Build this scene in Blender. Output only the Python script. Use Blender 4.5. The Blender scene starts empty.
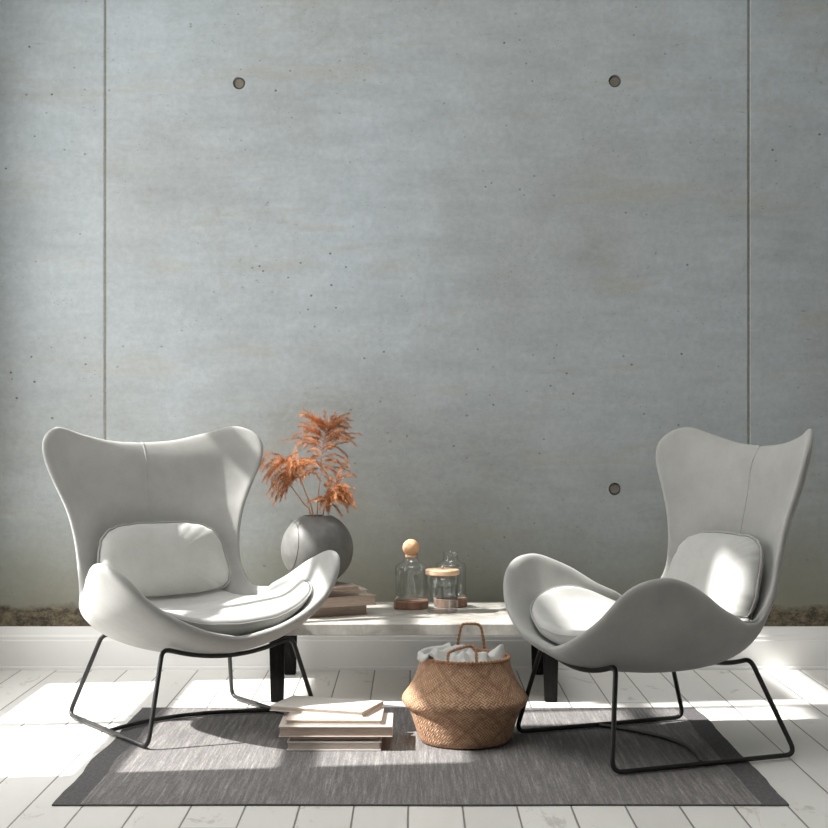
import bpy, bmesh, math, random
from mathutils import Vector, Matrix, noise
from mathutils.bvhtree import BVHTree

sc = bpy.context.scene
COL = sc.collection
PI = math.pi

# ------------------------------------------------------------------ helpers
def link(o, parent=None):
    COL.objects.link(o)
    if parent is not None:
        o.parent = parent
    return o

def mesh_obj(name, verts, faces, mat=None, parent=None, smooth=True, mats=None, fm=None):
    me = bpy.data.meshes.new(name)
    me.from_pydata([tuple(v) for v in verts], [], faces)
    me.update()
    bm = bmesh.new(); bm.from_mesh(me)
    bmesh.ops.recalc_face_normals(bm, faces=bm.faces)
    bm.to_mesh(me); bm.free()
    for m in (mats or [mat]):
        if m: me.materials.append(m)
    for i, p in enumerate(me.polygons):
        p.use_smooth = smooth
        if fm: p.material_index = fm[i]
    return link(bpy.data.objects.new(name, me), parent)

def bm_obj(name, bm, mat, parent=None, smooth=True):
    me = bpy.data.meshes.new(name)
    bmesh.ops.recalc_face_normals(bm, faces=bm.faces)
    bm.to_mesh(me); bm.free()
    if mat: me.materials.append(mat)
    for p in me.polygons: p.use_smooth = smooth
    return link(bpy.data.objects.new(name, me), parent)

def thing(name, label, cat, loc=(0, 0, 0), rz=0, group=None):
    o = bpy.data.objects.new(name, None)
    o.empty_display_size = .05
    o.location = loc; o.rotation_euler = (0, 0, rz)
    return tag(link(o), label, cat, group)

def tag(o, label, cat, group=None):
    o['label'] = label; o['category'] = cat
    if group: o['group'] = group
    return o

def structure(o):
    o['kind'] = 'structure'
    return o

def tube(path, r, seg=10, closed=False):
    """swept circle along a polyline; r may be a number or a list"""
    P = [Vector(p) for p in path]; n = len(P)
    R = r if isinstance(r, (list, tuple)) else [r] * n
    T = []
    for i in range(n):
        a = P[(i - 1) % n] if (closed or i > 0) else P[i]
        b = P[(i + 1) % n] if (closed or i < n - 1) else P[i]
        T.append((b - a).normalized())
    up = Vector((0, 0, 1)) if abs(T[0].z) < .9 else Vector((1, 0, 0))
    N = (up - T[0] * up.dot(T[0])).normalized()
    V, F, frames = [], [], []
    for i in range(n):
        if i:
            N = (N - T[i] * N.dot(T[i]))
            N = N.normalized() if N.length > 1e-6 else T[i].orthogonal().normalized()
        B = T[i].cross(N)
        for k in range(seg):
            a = 2 * PI * k / seg
            V.append(P[i] + (N * math.cos(a) + B * math.sin(a)) * R[i])
    m = n if closed else n - 1
    # closed sweep: find the roll offset that matches best
    off = 0
    if closed:
        best = 1e9
        for s in range(seg):
            d = sum((V[(n - 1) * seg + k] - V[(k + s) % seg]).length for k in range(seg))
            if d < best: best, off = d, s
    for i in range(m):
        j = (i + 1) % n
        o2 = off if (closed and j == 0) else 0
        for k in range(seg):
            k2 = (k + 1) % seg
            F.append((i * seg + k, i * seg + k2, j * seg + (k2 + o2) % seg, j * seg + (k + o2) % seg))
    if not closed:
        F.append(tuple(range(seg))[::-1]); F.append(tuple((n - 1) * seg + k for k in range(seg)))
    return V, F

def lathe(profile, seg=48, closed=False):
    V, F = [], []
    rings = []
    for r, z in profile:
        if r < 1e-6:
            rings.append([len(V)]); V.append((0, 0, z))
        else:
            rings.append(list(range(len(V), len(V) + seg)))
            V += [(r * math.cos(2 * PI * k / seg), r * math.sin(2 * PI * k / seg), z) for k in range(seg)]
    pairs = list(zip(rings[:-1], rings[1:]))
    if closed: pairs.append((rings[-1], rings[0]))
    for a, b in pairs:
        for k in range(seg):
            k2 = (k + 1) % seg
            if len(a) == 1 and len(b) == 1: continue
            if len(a) == 1: F.append((a[0], b[k], b[k2]))
            elif len(b) == 1: F.append((a[k], a[k2], b[0]))
            else: F.append((a[k], a[k2], b[k2], b[k]))
    return V, F

def box_bm(x0, x1, y0, y1, z0, z1, bev=0, segs=2, bm=None):
    nb = bmesh.new()
    vs = [nb.verts.new((x, y, z)) for x in (x0, x1) for y in (y0, y1) for z in (z0, z1)]
    for f in ((0, 1, 3, 2), (4, 6, 7, 5), (0, 4, 5, 1), (2, 3, 7, 6), (0, 2, 6, 4), (1, 5, 7, 3)):
        nb.faces.new([vs[i] for i in f])
    bmesh.ops.recalc_face_normals(nb, faces=nb.faces)
    if bev:
        bmesh.ops.bevel(nb, geom=list(nb.edges), offset=bev, segments=segs, affect='EDGES', profile=.5)
    if bm is None: return nb
    me = bpy.data.meshes.new('tmp'); nb.to_mesh(me); nb.free(); bm.from_mesh(me); bpy.data.meshes.remove(me)
    return bm

def catmull(P, per=8, closed=False):
    P = [Vector(p) for p in P]
    if closed: Q = [P[-1]] + P + [P[0], P[1]]
    else: Q = [P[0] * 2 - P[1]] + P + [P[-1] * 2 - P[-2]]
    out = []
    for i in range(1, len(Q) - 2):
        a, b, c, d = Q[i - 1:i + 3]
        for k in range(per):
            t = k / per
            out.append(.5 * (2 * b + (c - a) * t + (2 * a - 5 * b + 4 * c - d) * t * t + (3 * b - a - 3 * c + d) * t ** 3))
    if not closed: out.append(P[-1])
    return out

def resample(P, n):
    L = [0]
    for a, b in zip(P[:-1], P[1:]): L.append(L[-1] + (b - a).length)
    out = []; j = 0
    for i in range(n):
        s = L[-1] * i / (n - 1)
        while j < len(P) - 2 and L[j + 1] < s: j += 1
        t = (s - L[j]) / max(L[j + 1] - L[j], 1e-9)
        out.append(P[j].lerp(P[j + 1], min(max(t, 0), 1)))
    return out

def fillet(P, rad, closed=True, seg=6):
    """round the corners of a polyline"""
    P = [Vector(p) for p in P]; n = len(P); out = []
    for i in range(n):
        r = rad[i] if isinstance(rad, (list, tuple)) else rad
        if r <= 0 or (not closed and i in (0, n - 1)):
            out.append(P[i]); continue
        a = (P[(i - 1) % n] - P[i]); b = (P[(i + 1) % n] - P[i])
        ra = min(r, a.length * .45); rb = min(r, b.length * .45)
        A = P[i] + a.normalized() * ra; B = P[i] + b.normalized() * rb
        for k in range(seg + 1):
            t = k / seg
            out.append(A * (1 - t) ** 2 + P[i] * 2 * t * (1 - t) + B * t * t)
    return out

# ------------------------------------------------------------------ materials
def srgb(r, g, b):
    f = lambda c: (c / 255 / 12.92) if c / 255 <= .04045 else ((c / 255 + .055) / 1.055) ** 2.4
    return (f(r), f(g), f(b), 1)

class NT:
    def __init__(s, name):
        s.m = bpy.data.materials.new(name); s.m.use_nodes = True
        s.t = s.m.node_tree; s.t.nodes.clear()
        s.out = s.n('ShaderNodeOutputMaterial'); s.b = s.n('ShaderNodeBsdfPrincipled')
        s.l(s.b.outputs[0], s.out.inputs[0])
        s.tc = s.n('ShaderNodeTexCoord')
    def n(s, k, **kw):
        x = s.t.nodes.new(k)
        for a, v in kw.items(): setattr(x, a, v)
        return x
    def l(s, a, b): s.t.links.new(a, b)
    def put(s, sock, v):
        if hasattr(v, 'links') or isinstance(v, bpy.types.NodeSocket): s.l(v, sock)
        else: sock.default_value = v
    def mapping(s, scale=(1, 1, 1), loc=(0, 0, 0), rot=(0, 0, 0), src='Object'):
        m = s.n('ShaderNodeMapping'); s.l(s.tc.outputs[src], m.inputs[0])
        m.inputs['Scale'].default_value = scale; m.inputs['Location'].default_value = loc
        m.inputs['Rotation'].default_value = rot
        return m.outputs[0]
    def noise(s, vec, scale, detail=4, rough=.5, dist=0):
        x = s.n('ShaderNodeTexNoise'); s.l(vec, x.inputs['Vector'])
        x.inputs['Scale'].default_value = scale; x.inputs['Detail'].default_value = detail
        x.inputs['Roughness'].default_value = rough; x.inputs['Distortion'].default_value = dist
        return x.outputs['Fac']
    def voronoi(s, vec, scale, feature='F1', rnd=1):
        x = s.n('ShaderNodeTexVoronoi', feature=feature); s.l(vec, x.inputs['Vector'])
        x.inputs['Scale'].default_value = scale; x.inputs['Randomness'].default_value = rnd
        return x.outputs['Distance']
    def ramp(s, fac, stops):
        x = s.n('ShaderNodeValToRGB'); s.l(fac, x.inputs[0])
        e = x.color_ramp.elements
        while len(e) < len(stops): e.new(.5)
        for el, (p, c) in zip(e, stops):
            el.position = p; el.color = c if not isinstance(c, (int, float)) else (c, c, c, 1)
        return x.outputs[0]
    def mix(s, fac, a, b, mode='MIX'):
        x = s.n('ShaderNodeMix', data_type='RGBA', blend_type=mode)
        s.put(x.inputs['Factor'], fac); s.put(x.inputs['A'], a); s.put(x.inputs['B'], b)
        return [o for o in x.outputs if o.type == 'RGBA'][0]
    def math(s, op, a, b=0.0, c=0.0):
        x = s.n('ShaderNodeMath', operation=op)
        for i, v in enumerate((a, b, c)): s.put(x.inputs[i], v)
        return x.outputs[0]
    def sep(s, vec):
        x = s.n('ShaderNodeSeparateXYZ'); s.l(vec, x.inputs[0]); return x.outputs
    def bump(s, h, strength=.3, dist=.01, prev=None):
        x = s.n('ShaderNodeBump'); s.put(x.inputs['Height'], h)
        x.inputs['Strength'].default_value = strength; x.inputs['Distance'].default_value = dist
        if prev is not None: s.l(prev, x.inputs['Normal'])
        s.l(x.outputs[0], s.b.inputs['Normal'])
        return x.outputs[0]
    def set(s, color=None, rough=None, **kw):
        if color is not None: s.put(s.b.inputs['Base Color'], color)
        if rough is not None: s.put(s.b.inputs['Roughness'], rough)
        for k, v in kw.items(): s.put(s.b.inputs[k], v)
        return s.m

def mat_concrete_wall():
    t = NT('concrete')
    o = t.mapping(src='Object')
    st = t.mapping(scale=(.9, 1, 4.5))
    st2 = t.mapping(scale=(1, 1, 14))
    big = t.noise(o, 1.1, 5, .55)
    col = t.ramp(big, [(.3, srgb(162, 166, 166)), (.5, srgb(171, 178, 181)), (.72, srgb(179, 188, 193))])
    fine = t.noise(o, 38, 6, .7)
    col = t.mix(.28, col, t.ramp(fine, [(.3, .32), (.7, .64)]), 'OVERLAY')
    med = t.noise(t.mapping(loc=(5, 0, 2)), 7, 7, .68, .6)
    col = t.mix(.22, col, t.ramp(med, [(.32, .36), (.68, .62)]), 'OVERLAY')
    specks = t.ramp(t.noise(t.mapping(scale=(1, 1, 1.6), loc=(1, 0, 8)), 26, 8, .75), [(.62, 0), (.68, .75)])
    spm = t.ramp(t.noise(t.mapping(loc=(2, 0, 5)), 1.9, 4), [(.45, 0), (.65, 1)])
    col = t.mix(t.math('MULTIPLY', specks, spm), col, srgb(120, 118, 108))
    streak = t.noise(st, 3.2, 6, .62)
    col = t.mix(.25, col, t.ramp(streak, [(.34, .36), (.6, .56)]), 'OVERLAY')
    # tan and olive stains
    tan = t.ramp(t.noise(st, 1.6, 8, .66, .4), [(.56, 0), (.72, .5)])
    col = t.mix(tan, col, srgb(163, 156, 138))
    tan2 = t.ramp(t.noise(t.mapping(loc=(7, 0, 3)), 2.6, 9, .72, .6), [(.6, 0), (.72, .5)])
    col = t.mix(tan2, col, srgb(148, 144, 130))
    # thin horizontal scratches
    scr = t.ramp(t.noise(st2, 5.5, 9, .75), [(.655, 0), (.70, .55)])
    col = t.mix(scr, col, srgb(96, 96, 86))
    # pin holes
    msk = t.ramp(t.noise(o, 2.1, 3), [(.42, 0), (.62, 1)])
    d = t.voronoi(t.mapping(scale=(1, 1, 1.15)), 15)
    pit = t.math('MULTIPLY', t.ramp(d, [(.05, 1), (.10, 0)]), msk)
    d2 = t.voronoi(t.mapping(scale=(.8, 1, 1.6), loc=(3, 0, 1)), 42)
    pit2 = t.math('MULTIPLY', t.ramp(d2, [(.06, .9), (.12, 0)]), t.ramp(t.noise(o, 5, 3), [(.52, 0), (.62, 1)]))
    pits = t.math('MAXIMUM', pit, pit2)
    col = t.mix(t.math('MULTIPLY', pits, .75), col, srgb(70, 70, 64))
    # olive stain at the wall foot, darkened further in place of shade, and the rough brown course along it
    z = t.sep(o)[2]
    wob = t.math('MULTIPLY', t.math('SUBTRACT', t.noise(t.mapping(scale=(1, 1, .6)), 2.2, 6, .6), .5), .5)
    zz = t.math('ADD', z, wob)
    foot = t.ramp(t.math('DIVIDE', zz, 1.5), [(.10, .95), (.26, .72), (.46, .3), (.85, 0)])
    col = t.mix(foot, col, srgb(116, 114, 98))
    wob2 = t.math('MULTIPLY', t.math('SUBTRACT', t.noise(o, 6, 7, .7), .5), .13)
    z2 = t.math('ADD', z, wob2)
    band = t.ramp(z2, [(.262, 1), (.285, 0)])
    grit = t.noise(t.mapping(scale=(1, 1, 1.5)), 34, 7, .78)
    brown = t.ramp(grit, [(.40, srgb(40, 34, 26)), (.5, srgb(98, 86, 68)), (.62, srgb(136, 122, 98))])
    col = t.mix(t.math('MULTIPLY', band, .82), col, brown)
    n1 = t.bump(t.math('ADD', t.math('MULTIPLY', fine, .4), t.math('MULTIPLY', streak, .6)), .12, .01)
    n2 = t.bump(t.math('SUBTRACT', 1.0, pits), .5, .006, n1)
    t.bump(t.math('MULTIPLY', band, grit), .8, .02, n2)
    return t.set(col, .62, **{'Specular IOR Level': .3})

def mat_floor():
    t = NT('white_boards')
    o = t.mapping(src='Object'); s = t.sep(o)
    bx = t.math('DIVIDE', t.math('ADD', s[0], .016), .1525)
    idx = t.math('FLOOR', bx); fr = t.math('FRACT', bx)
    edge = t.math('ABSOLUTE', t.math('SUBTRACT', fr, .5))          # .5 at the seam
    wob = t.math('MULTIPLY', t.noise(t.mapping(scale=(3, 1, 1)), 9, 5, .7), .012)
    e2 = t.math('ADD', edge, t.math('SUBTRACT', wob, .006))
    seam = t.ramp(e2, [(.478, 0), (.490, 1)])
    # end joints
    wn = t.n('ShaderNodeTexWhiteNoise', noise_dimensions='1D'); t.l(idx, wn.inputs['W'])
    yy = t.math('DIVIDE', t.math('ADD', s[1], t.math('MULTIPLY', wn.outputs[0], 2.4)), 2.4)
    je = t.math('ABSOLUTE', t.math('SUBTRACT', t.math('FRACT', yy), .5))
    joint = t.ramp(je, [(.4985, 0), (.4992, .8)])
    tone = t.ramp(wn.outputs[0], [(0, srgb(224, 222, 218)), (1, srgb(236, 234, 230))])
    vec = t.n('ShaderNodeCombineXYZ'); t.l(t.math('ADD', s[0], t.math('MULTIPLY', idx, 3.7)), vec.inputs[0])
    t.l(t.math('MULTIPLY', s[1], .12), vec.inputs[1]); t.l(s[2], vec.inputs[2])
    grain = t.noise(vec.outputs[0], 26, 7, .68, .5)
    col = t.mix(.35, tone, t.ramp(grain, [(.3, .42), (.6, .56)]), 'OVERLAY')
    vec2 = t.n('ShaderNodeCombineXYZ'); t.l(t.math('ADD', s[0], t.math('MULTIPLY', idx, 1.3)), vec2.inputs[0])
    t.l(t.math('MULTIPLY', s[1], .5), vec2.inputs[1])
    scuff = t.ramp(t.noise(vec2.outputs[0], 7, 10, .76, .8), [(.585, 0), (.64, .55)])
    col = t.mix(scuff, col, srgb(170, 165, 158))
    col = t.mix(t.math('MULTIPLY', t.math('MAXIMUM', seam, joint), .82), col, srgb(74, 70, 66))
    n = t.bump(grain, .08, .004)
    t.bump(t.math('SUBTRACT', 1.0, t.math('MAXIMUM', seam, joint)), .5, .004, n)
    return t.set(col, t.ramp(grain, [(.3, .30), (.7, .42)]), **{'Specular IOR Level': .45})

def mat_plain(name, c, rough=.5, nscale=0, amt=.2, bump=0, spec=.5, metal=0):
    t = NT(name)
    col = c
    if nscale:
        n = t.noise(t.mapping(), nscale, 6, .65)
        col = t.mix(amt, c, t.ramp(n, [(.3, .25), (.7, .7)]), 'OVERLAY')
        if bump: t.bump(n, bump, .005)
    return t.set(col, rough, **{'Specular IOR Level': spec, 'Metallic': metal})

def mat_fabric(name, c, c2, weave=420, bump=.18):
    t = NT(name); o = t.mapping()
    n = t.noise(o, 7, 5, .6); f = t.noise(o, weave, 3, .7)
    col = t.ramp(n, [(.32, c2), (.66, c)])
    col = t.mix(.16, col, t.ramp(f, [(.3, .3), (.7, .68)]), 'OVERLAY')
    t.bump(f, bump, .0015)
    t.set(col, .92, **{'Specular IOR Level': .15, 'Sheen Weight': .25, 'Sheen Roughness': .5})
    return t.m

def mat_rug():
    t = NT('rug_weave'); o = t.mapping(); s = t.sep(o)
    # yarn streaks run along the short side (y)
    st = t.noise(t.mapping(scale=(85, 3.2, 1)), 1, 7, .8)
    st2 = t.noise(t.mapping(scale=(190, 34, 1), loc=(4, 2, 0)), 1, 5, .75)
    col = t.ramp(st, [(.34, srgb(118, 115, 115)), (.5, srgb(140, 137, 136)), (.62, srgb(168, 165, 162)), (.71, srgb(224, 220, 212))])
    col = t.mix(.55, col, t.ramp(st2, [(.3, .26), (.7, .70)]), 'OVERLAY')
    rib = t.math('MULTIPLY', t.math('ADD', t.math('SINE', t.math('MULTIPLY', s[1], 2 * PI / .0085)), 1), .5)
    wr = t.ramp(t.noise(t.mapping(scale=(150, 150, 1)), 1, 2), [(.3, .3), (.6, 1)])
    tex = t.math('MULTIPLY', rib, wr)
    col = t.mix(t.math('MULTIPLY', t.math('SUBTRACT', 1.0, tex), .30), col, srgb(62, 61, 64))
    t.bump(t.math('ADD', tex, t.math('MULTIPLY', st2, .7)), .7, .004)
    return t.set(col, .95, **{'Specular IOR Level': .1})

def mat_border():
    t = NT('rug_border'); o = t.mapping(); s = t.sep(o)
    n = t.noise(t.mapping(scale=(120, 40, 1)), 1, 4, .7)
    col = t.ramp(n, [(.3, srgb(84, 82, 84)), (.7, srgb(110, 108, 109))])
    rib = t.math('SINE', t.math('MULTIPLY', s[1], 2 * PI / .006))
    t.bump(t.math('ADD', rib, n), .35, .002)
    return t.set(col, .95, **{'Specular IOR Level': .1})

def mat_basket():
    t = NT('seagrass'); uv = t.sep(t.tc.outputs['UV'])
    # diagonal twill: two crossing strand families, u around / v up, both in strand units
    a = t.math('ADD', uv[0], uv[1]); b = t.math('SUBTRACT', uv[0], uv[1])
    sa = t.math('SINE', t.math('MULTIPLY', a, 2 * PI)); sb = t.math('SINE', t.math('MULTIPLY', b, 2 * PI))
    ca = t.math('SINE', t.math('MULTIPLY', a, PI)); cb = t.math('SINE', t.math('MULTIPLY', b, PI))
    chk = t.math('GREATER_THAN', t.math('MULTIPLY', t.math('SINE', t.math('MULTIPLY', a, PI / 2)), t.math('SINE', t.math('MULTIPLY', b, PI / 2))), 0.0)
    ha = t.math('ABSOLUTE', ca); hb = t.math('ABSOLUTE', cb)
    h = t.n('ShaderNodeMix', data_type='FLOAT')
    t.l(chk, h.inputs[0]); t.l(ha, h.inputs[2]); t.l(hb, h.inputs[3]); h = h.outputs[0]
    zig = t.math('ABSOLUTE', t.math('SUBTRACT', t.math('FRACT', t.math('DIVIDE', a, 12)), .5))
    zig2 = t.math('ABSOLUTE', t.math('SUBTRACT', t.math('FRACT', t.math('DIVIDE', b, 12)), .5))
    dark = t.ramp(t.math('MINIMUM', zig, zig2), [(.03, .30), (.10, 0)])
    n = t.noise(t.mapping(), 60, 5, .7); n2 = t.noise(t.mapping(), 9, 3)
    col = t.ramp(n, [(.3, srgb(178, 138, 110)), (.55, srgb(214, 174, 142)), (.75, srgb(236, 202, 170))])
    col = t.mix(.3, col, t.ramp(n2, [(.35, .35), (.7, .62)]), 'OVERLAY')
    col = t.mix(dark, col, srgb(128, 92, 68))
    col = t.mix(t.ramp(h, [(.12, .85), (.6, 0)]), col, srgb(92, 62, 46))
    t.bump(h, .9, .004)
    return t.set(col, .75, **{'Specular IOR Level': .25})

def mat_wood(name, c1, c2, axis=0, sc_=1, rough=.5):
    t = NT(name)
    s = [26, 26, 26]; s[axis] = 3
    n = t.noise(t.mapping(scale=tuple(x * sc_ for x in s)), 1, 6, .6, .4)
    col = t.ramp(n, [(.3, c1), (.7, c2)])
    t.bump(n, .1, .002)
    return t.set(col, rough, **{'Specular IOR Level': .3})

def mat_black_wood():
    t = NT('black_weathered_wood')
    n = t.noise(t.mapping(scale=(60, 60, 14)), 1, 8, .75, .5); n2 = t.noise(t.mapping(), 90, 5, .7)
    col = t.ramp(n, [(.45, srgb(16, 16, 16)), (.62, srgb(28, 27, 26)), (.72, srgb(92, 88, 84))])
    t.bump(t.math('ADD', n, n2), .5, .004)
    return t.set(col, .8, **{'Specular IOR Level': .12})

def mat_slab():
    t = NT('pale_concrete_slab'); o = t.mapping()
    n = t.noise(t.mapping(scale=(1, 1, 1)), 5, 8, .66, .4); f = t.noise(t.mapping(scale=(1, 1, .5)), 55, 5, .7)
    col = t.ramp(n, [(.34, srgb(138, 134, 126)), (.5, srgb(176, 173, 166)), (.66, srgb(200, 197, 191))])
    col = t.mix(.3, col, t.ramp(f, [(.3, .3), (.7, .65)]), 'OVERLAY')
    t.bump(f, .12, .003)
    return t.set(col, .42, **{'Specular IOR Level': .4})

def mat_glass():
    t = NT('clear_glass')
    tr = t.n('ShaderNodeBsdfTransparent'); tr.inputs[0].default_value = (.975, .985, .985, 1)
    gl = t.n('ShaderNodeBsdfGlossy'); gl.inputs['Roughness'].default_value = .02
    lw = t.n('ShaderNodeLayerWeight'); lw.inputs['Blend'].default_value = .5
    k = t.math('ADD', t.math('MULTIPLY', t.math('POWER', lw.outputs['Facing'], 5.0), .85), .075)
    mx = t.n('ShaderNodeMixShader'); t.l(k, mx.inputs[0]); t.l(tr.outputs[0], mx.inputs[1]); t.l(gl.outputs[0], mx.inputs[2])
    t.l(mx.outputs[0], t.out.inputs[0])
    return t.m

def mat_plume():
    t = NT('dried_plume'); n = t.noise(t.mapping(), 30, 4, .7)
    oi = t.noise(t.mapping(), 210, 2)
    col = t.ramp(n, [(.3, srgb(142, 90, 56)), (.5, srgb(194, 134, 90)), (.7, srgb(222, 172, 128))])
    col = t.mix(.4, col, t.ramp(oi, [(.3, .25), (.7, .7)]), 'OVERLAY')
    return t.set(col, .8, **{'Specular IOR Level': .15})

M = {}
M['wall'] = mat_concrete_wall()
M['floor'] = mat_floor()
M['trim'] = mat_plain('white_trim', srgb(232, 232, 230), .45, 18, .06)
M['plaster'] = mat_plain('plaster', srgb(196, 196, 193), .8, 6, .1)
M['plug'] = mat_plain('tie_hole_mortar', srgb(126, 121, 108), .9, 130, .5, .4)
M['dark_joint'] = mat_plain('joint_shadow_gap', srgb(128, 128, 118), .9, 60, .5)
M['shell'] = mat_fabric('pale_grey_velvet', srgb(168, 168, 165), srgb(155, 155, 152))
M['cushion'] = mat_fabric('light_grey_cotton', srgb(184, 184, 181), srgb(173, 173, 170), 300)
M['piping'] = mat_fabric('grey_piping', srgb(172, 172, 169), srgb(160, 160, 157), 500)
M['black'] = mat_plain('black_metal', srgb(34, 33, 33), .42, 40, .1, 0, .45)
M['rug'] = mat_rug(); M['border'] = mat_border()
M['basket'] = mat_basket()
M['rope'] = mat_wood('seagrass_rope', srgb(140, 98, 72), srgb(196, 152, 116), 2, 6, .8)
M['linen'] = mat_fabric('pale_linen', srgb(196, 196, 192), srgb(182, 182, 178), 260, .3)
M['slab'] = mat_slab(); M['blackwood'] = mat_black_wood()
M['glass'] = mat_glass()
M['ball'] = mat_wood('pale_wood', srgb(214, 164, 122), srgb(232, 190, 152), 0, 1)
M['lidwood'] = mat_wood('lid_wood', srgb(216, 176, 140), srgb(236, 204, 172), 0, 1)
M['basewood'] = mat_wood('walnut_wood', srgb(122, 92, 76), srgb(160, 126, 106), 2, 1.2)
M['steel'] = mat_plain('steel', srgb(200, 200, 200), .25, 0, 0, 0, .5, 1)
M['vase'] = mat_plain('charcoal_ceramic', srgb(108, 108, 105), .5, 24, .35, .15, .45)
M['vase_in'] = mat_plain('vase_inside', srgb(58, 58, 57), .9)
M['plume'] = mat_plume()
M['stem'] = mat_plain('dried_stem', srgb(190, 142, 106), .7, 60, .2)
M['pages'] = mat_wood('paper_edges', srgb(190, 177, 166), srgb(212, 202, 192), 0, 9, .85)
M['pages_tan'] = mat_wood('tan_paper_edges', srgb(176, 156, 142), srgb(198, 180, 167), 0, 9, .85)
def cover(n, c): return mat_plain(n, c, .55, 40, .08)
M['cov_white'] = cover('white_cover', srgb(216, 211, 205))
M['cov_grey'] = cover('grey_cover', srgb(148, 143, 137))
M['cov_beige'] = cover('beige_cover', srgb(200, 189, 178))
M['cov_tan'] = cover('tan_cover', srgb(178, 161, 148))
M['cov_dark'] = cover('dark_grey_cover', srgb(96, 90, 86))

# ------------------------------------------------------------------ the room
WY = 6.66                      # face of the back wall
XL, XR, ZC = -1.84, 4.2, 4.5    # left wall, right wall, ceiling
YB = -1.2                      # the room goes on open behind the camera

# floor
structure(bm_obj('floor', box_bm(XL - .3, XR + .3, YB, WY + .25, -.12, 0), M['floor'], smooth=False))

# back wall: cast concrete panels with shadow-gap joints and tie holes
J1, J2 = -1.336, 1.448
bmw = bmesh.new()
g = .0045
for a, b in ((XL - .3, J1 - g), (J1 + g, J2 - g), (J2 + g, XR + .3)):
    box_bm(a, b, WY, WY + .2, -.12, ZC + .2, .003, 1, bmw)
wall = structure(bm_obj('wall_back', bmw, M['wall'], smooth=False))
holes = [(-.757, 2.536), (.869, 2.545), (.869, .78), (-.757, .78)]
cut = bmesh.new()
for x, z in holes:
    bmesh.ops.create_cone(cut, cap_ends=True, segments=28, radius1=.029, radius2=.026, depth=.06,
                          matrix=Matrix.Translation((x, WY, z)) @ Matrix.Rotation(-PI / 2, 4, 'X'))
cutter = bm_obj('tie_cutter', cut, None)
bo = wall.modifiers.new('holes', 'BOOLEAN'); bo.operation = 'DIFFERENCE'; bo.object = cutter; bo.solver = 'EXACT'
dg = bpy.context.evaluated_depsgraph_get()
nm = bpy.data.meshes.new_from_object(wall.evaluated_get(dg))
wall.modifiers.clear(); wall.data = nm
bpy.data.objects.remove(cutter)
for i, (x, z) in enumerate(holes):
    V, F = lathe([(0, .0075), (.010, .008), (.019, .0072), (.0225, .006), (.0235, .001), (.0, 0)], 28)
    p = mesh_obj('tie_hole_plug', V, F, M['plug'], wall)
    p.rotation_euler = (PI / 2, 0, 0); p.location = (x, WY + .017, z)
for x in (J1, J2):
    b = bm_obj('joint_filler', box_bm(x - g, x + g, WY + .003, WY + .19, -.1, ZC + .1), M['dark_joint'], wall, False)

# baseboard with a moulded top
prof = [(0, 0), (-.022, 0), (-.022, .012), (-.018, .016), (-.018, .125), (-.015, .130), (-.015, .142), (-.010, .152), (-.008, .168), (-.006, .182), (0, .186)]
V, F = [], []
for x in (XL, XR):
    V += [(x, WY + .0 + y, z) for y, z in prof]
n = len(prof)
F = [(i, (i + 1) % n, n + (i + 1) % n, n + i) for i in range(n)] + [tuple(range(n)), tuple(range(n, 2 * n))]
structure(mesh_obj('baseboard_back', V, F, M['trim'], smooth=False))

# left wall with the tall window the sun comes through
SUN_S, SUN_SLOPE = .95, .13
z_of = lambda x0: (x0 - XL) / SUN_S
def yw(d): return d - SUN_SLOPE * (-1.5 - XL)
rows = [(-1.50, -1.02), (-.905, -.40), (-.30, .20), (.30, .80), (.90, 1.75)]
cA = (yw(4.63), yw(5.43)); cB = (yw(5.475), yw(6.30))
zb, zt = z_of(rows[0][0]), z_of(rows[-1][1])
bml = bmesh.new()
T = .12
box_bm(XL - T, XL, YB, cA[0], 0, ZC, 0, 1, bml)
box_bm(XL - T, XL, cB[1], WY, 0, ZC, 0, 1, bml)
box_bm(XL - T, XL, cA[0], cB[1], 0, zb, 0, 1, bml)
box_bm(XL - T, XL, cA[0], cB[1], zt, ZC, 0, 1, bml)
structure(bm_obj('wall_left', bml, M['plaster'], smooth=False))
win = structure(thing('window_1', 'tall white framed window in the left wall', 'window'))
del win['label']; del win['category']
fr = .03
bmf = bmesh.new()
box_bm(XL - fr - .004, XL + .004, cA[1], cB[0], zb, zt, 0, 1, bmf)
for (a, b), (c, d) in zip(rows[:-1], rows[1:]):
    box_bm(XL - fr, XL, cA[0], cB[1], z_of(b), z_of(c), 0, 1, bmf)
bm_obj('window_frame', bmf, M['trim'], win, False)
for d0, d1, za, zb2 in ((cA[0], cA[0] + .56, z_of(.30), z_of(.80)), (yw(4.82), yw(5.18), z_of(1.16), zt), (yw(5.18), cA[1], z_of(1.46), zt), (yw(5.56), cB[1], z_of(.70), z_of(1.50))):  # unseen opaque panels, added to block sun and shape its patches
    bm_obj('added_sun_blocker', box_bm(XL - fr * .8, XL - fr * .2, d0, d1, za, zb2), M['trim'], win, False)
structure(bm_obj('wall_right', box_bm(XR, XR + .15, YB, WY, 0, ZC), M['plaster'], smooth=False))
bmc = bmesh.new()
SK = (-1.4, 1.5, 1.4, 5.8); ZS = 7.6  # unseen skylight shaft, added to bring in light from above
box_bm(XL - .3, XR + .3, YB, SK[2], ZC, ZC + .12, 0, 1, bmc)
box_bm(XL - .3, XR + .3, SK[3], WY + .2, ZC, ZC + .12, 0, 1, bmc)
box_bm(XL - .3, SK[0], SK[2], SK[3], ZC, ZC + .12, 0, 1, bmc)
box_bm(SK[1], XR + .3, SK[2], SK[3], ZC, ZC + .12, 0, 1, bmc)
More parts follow.
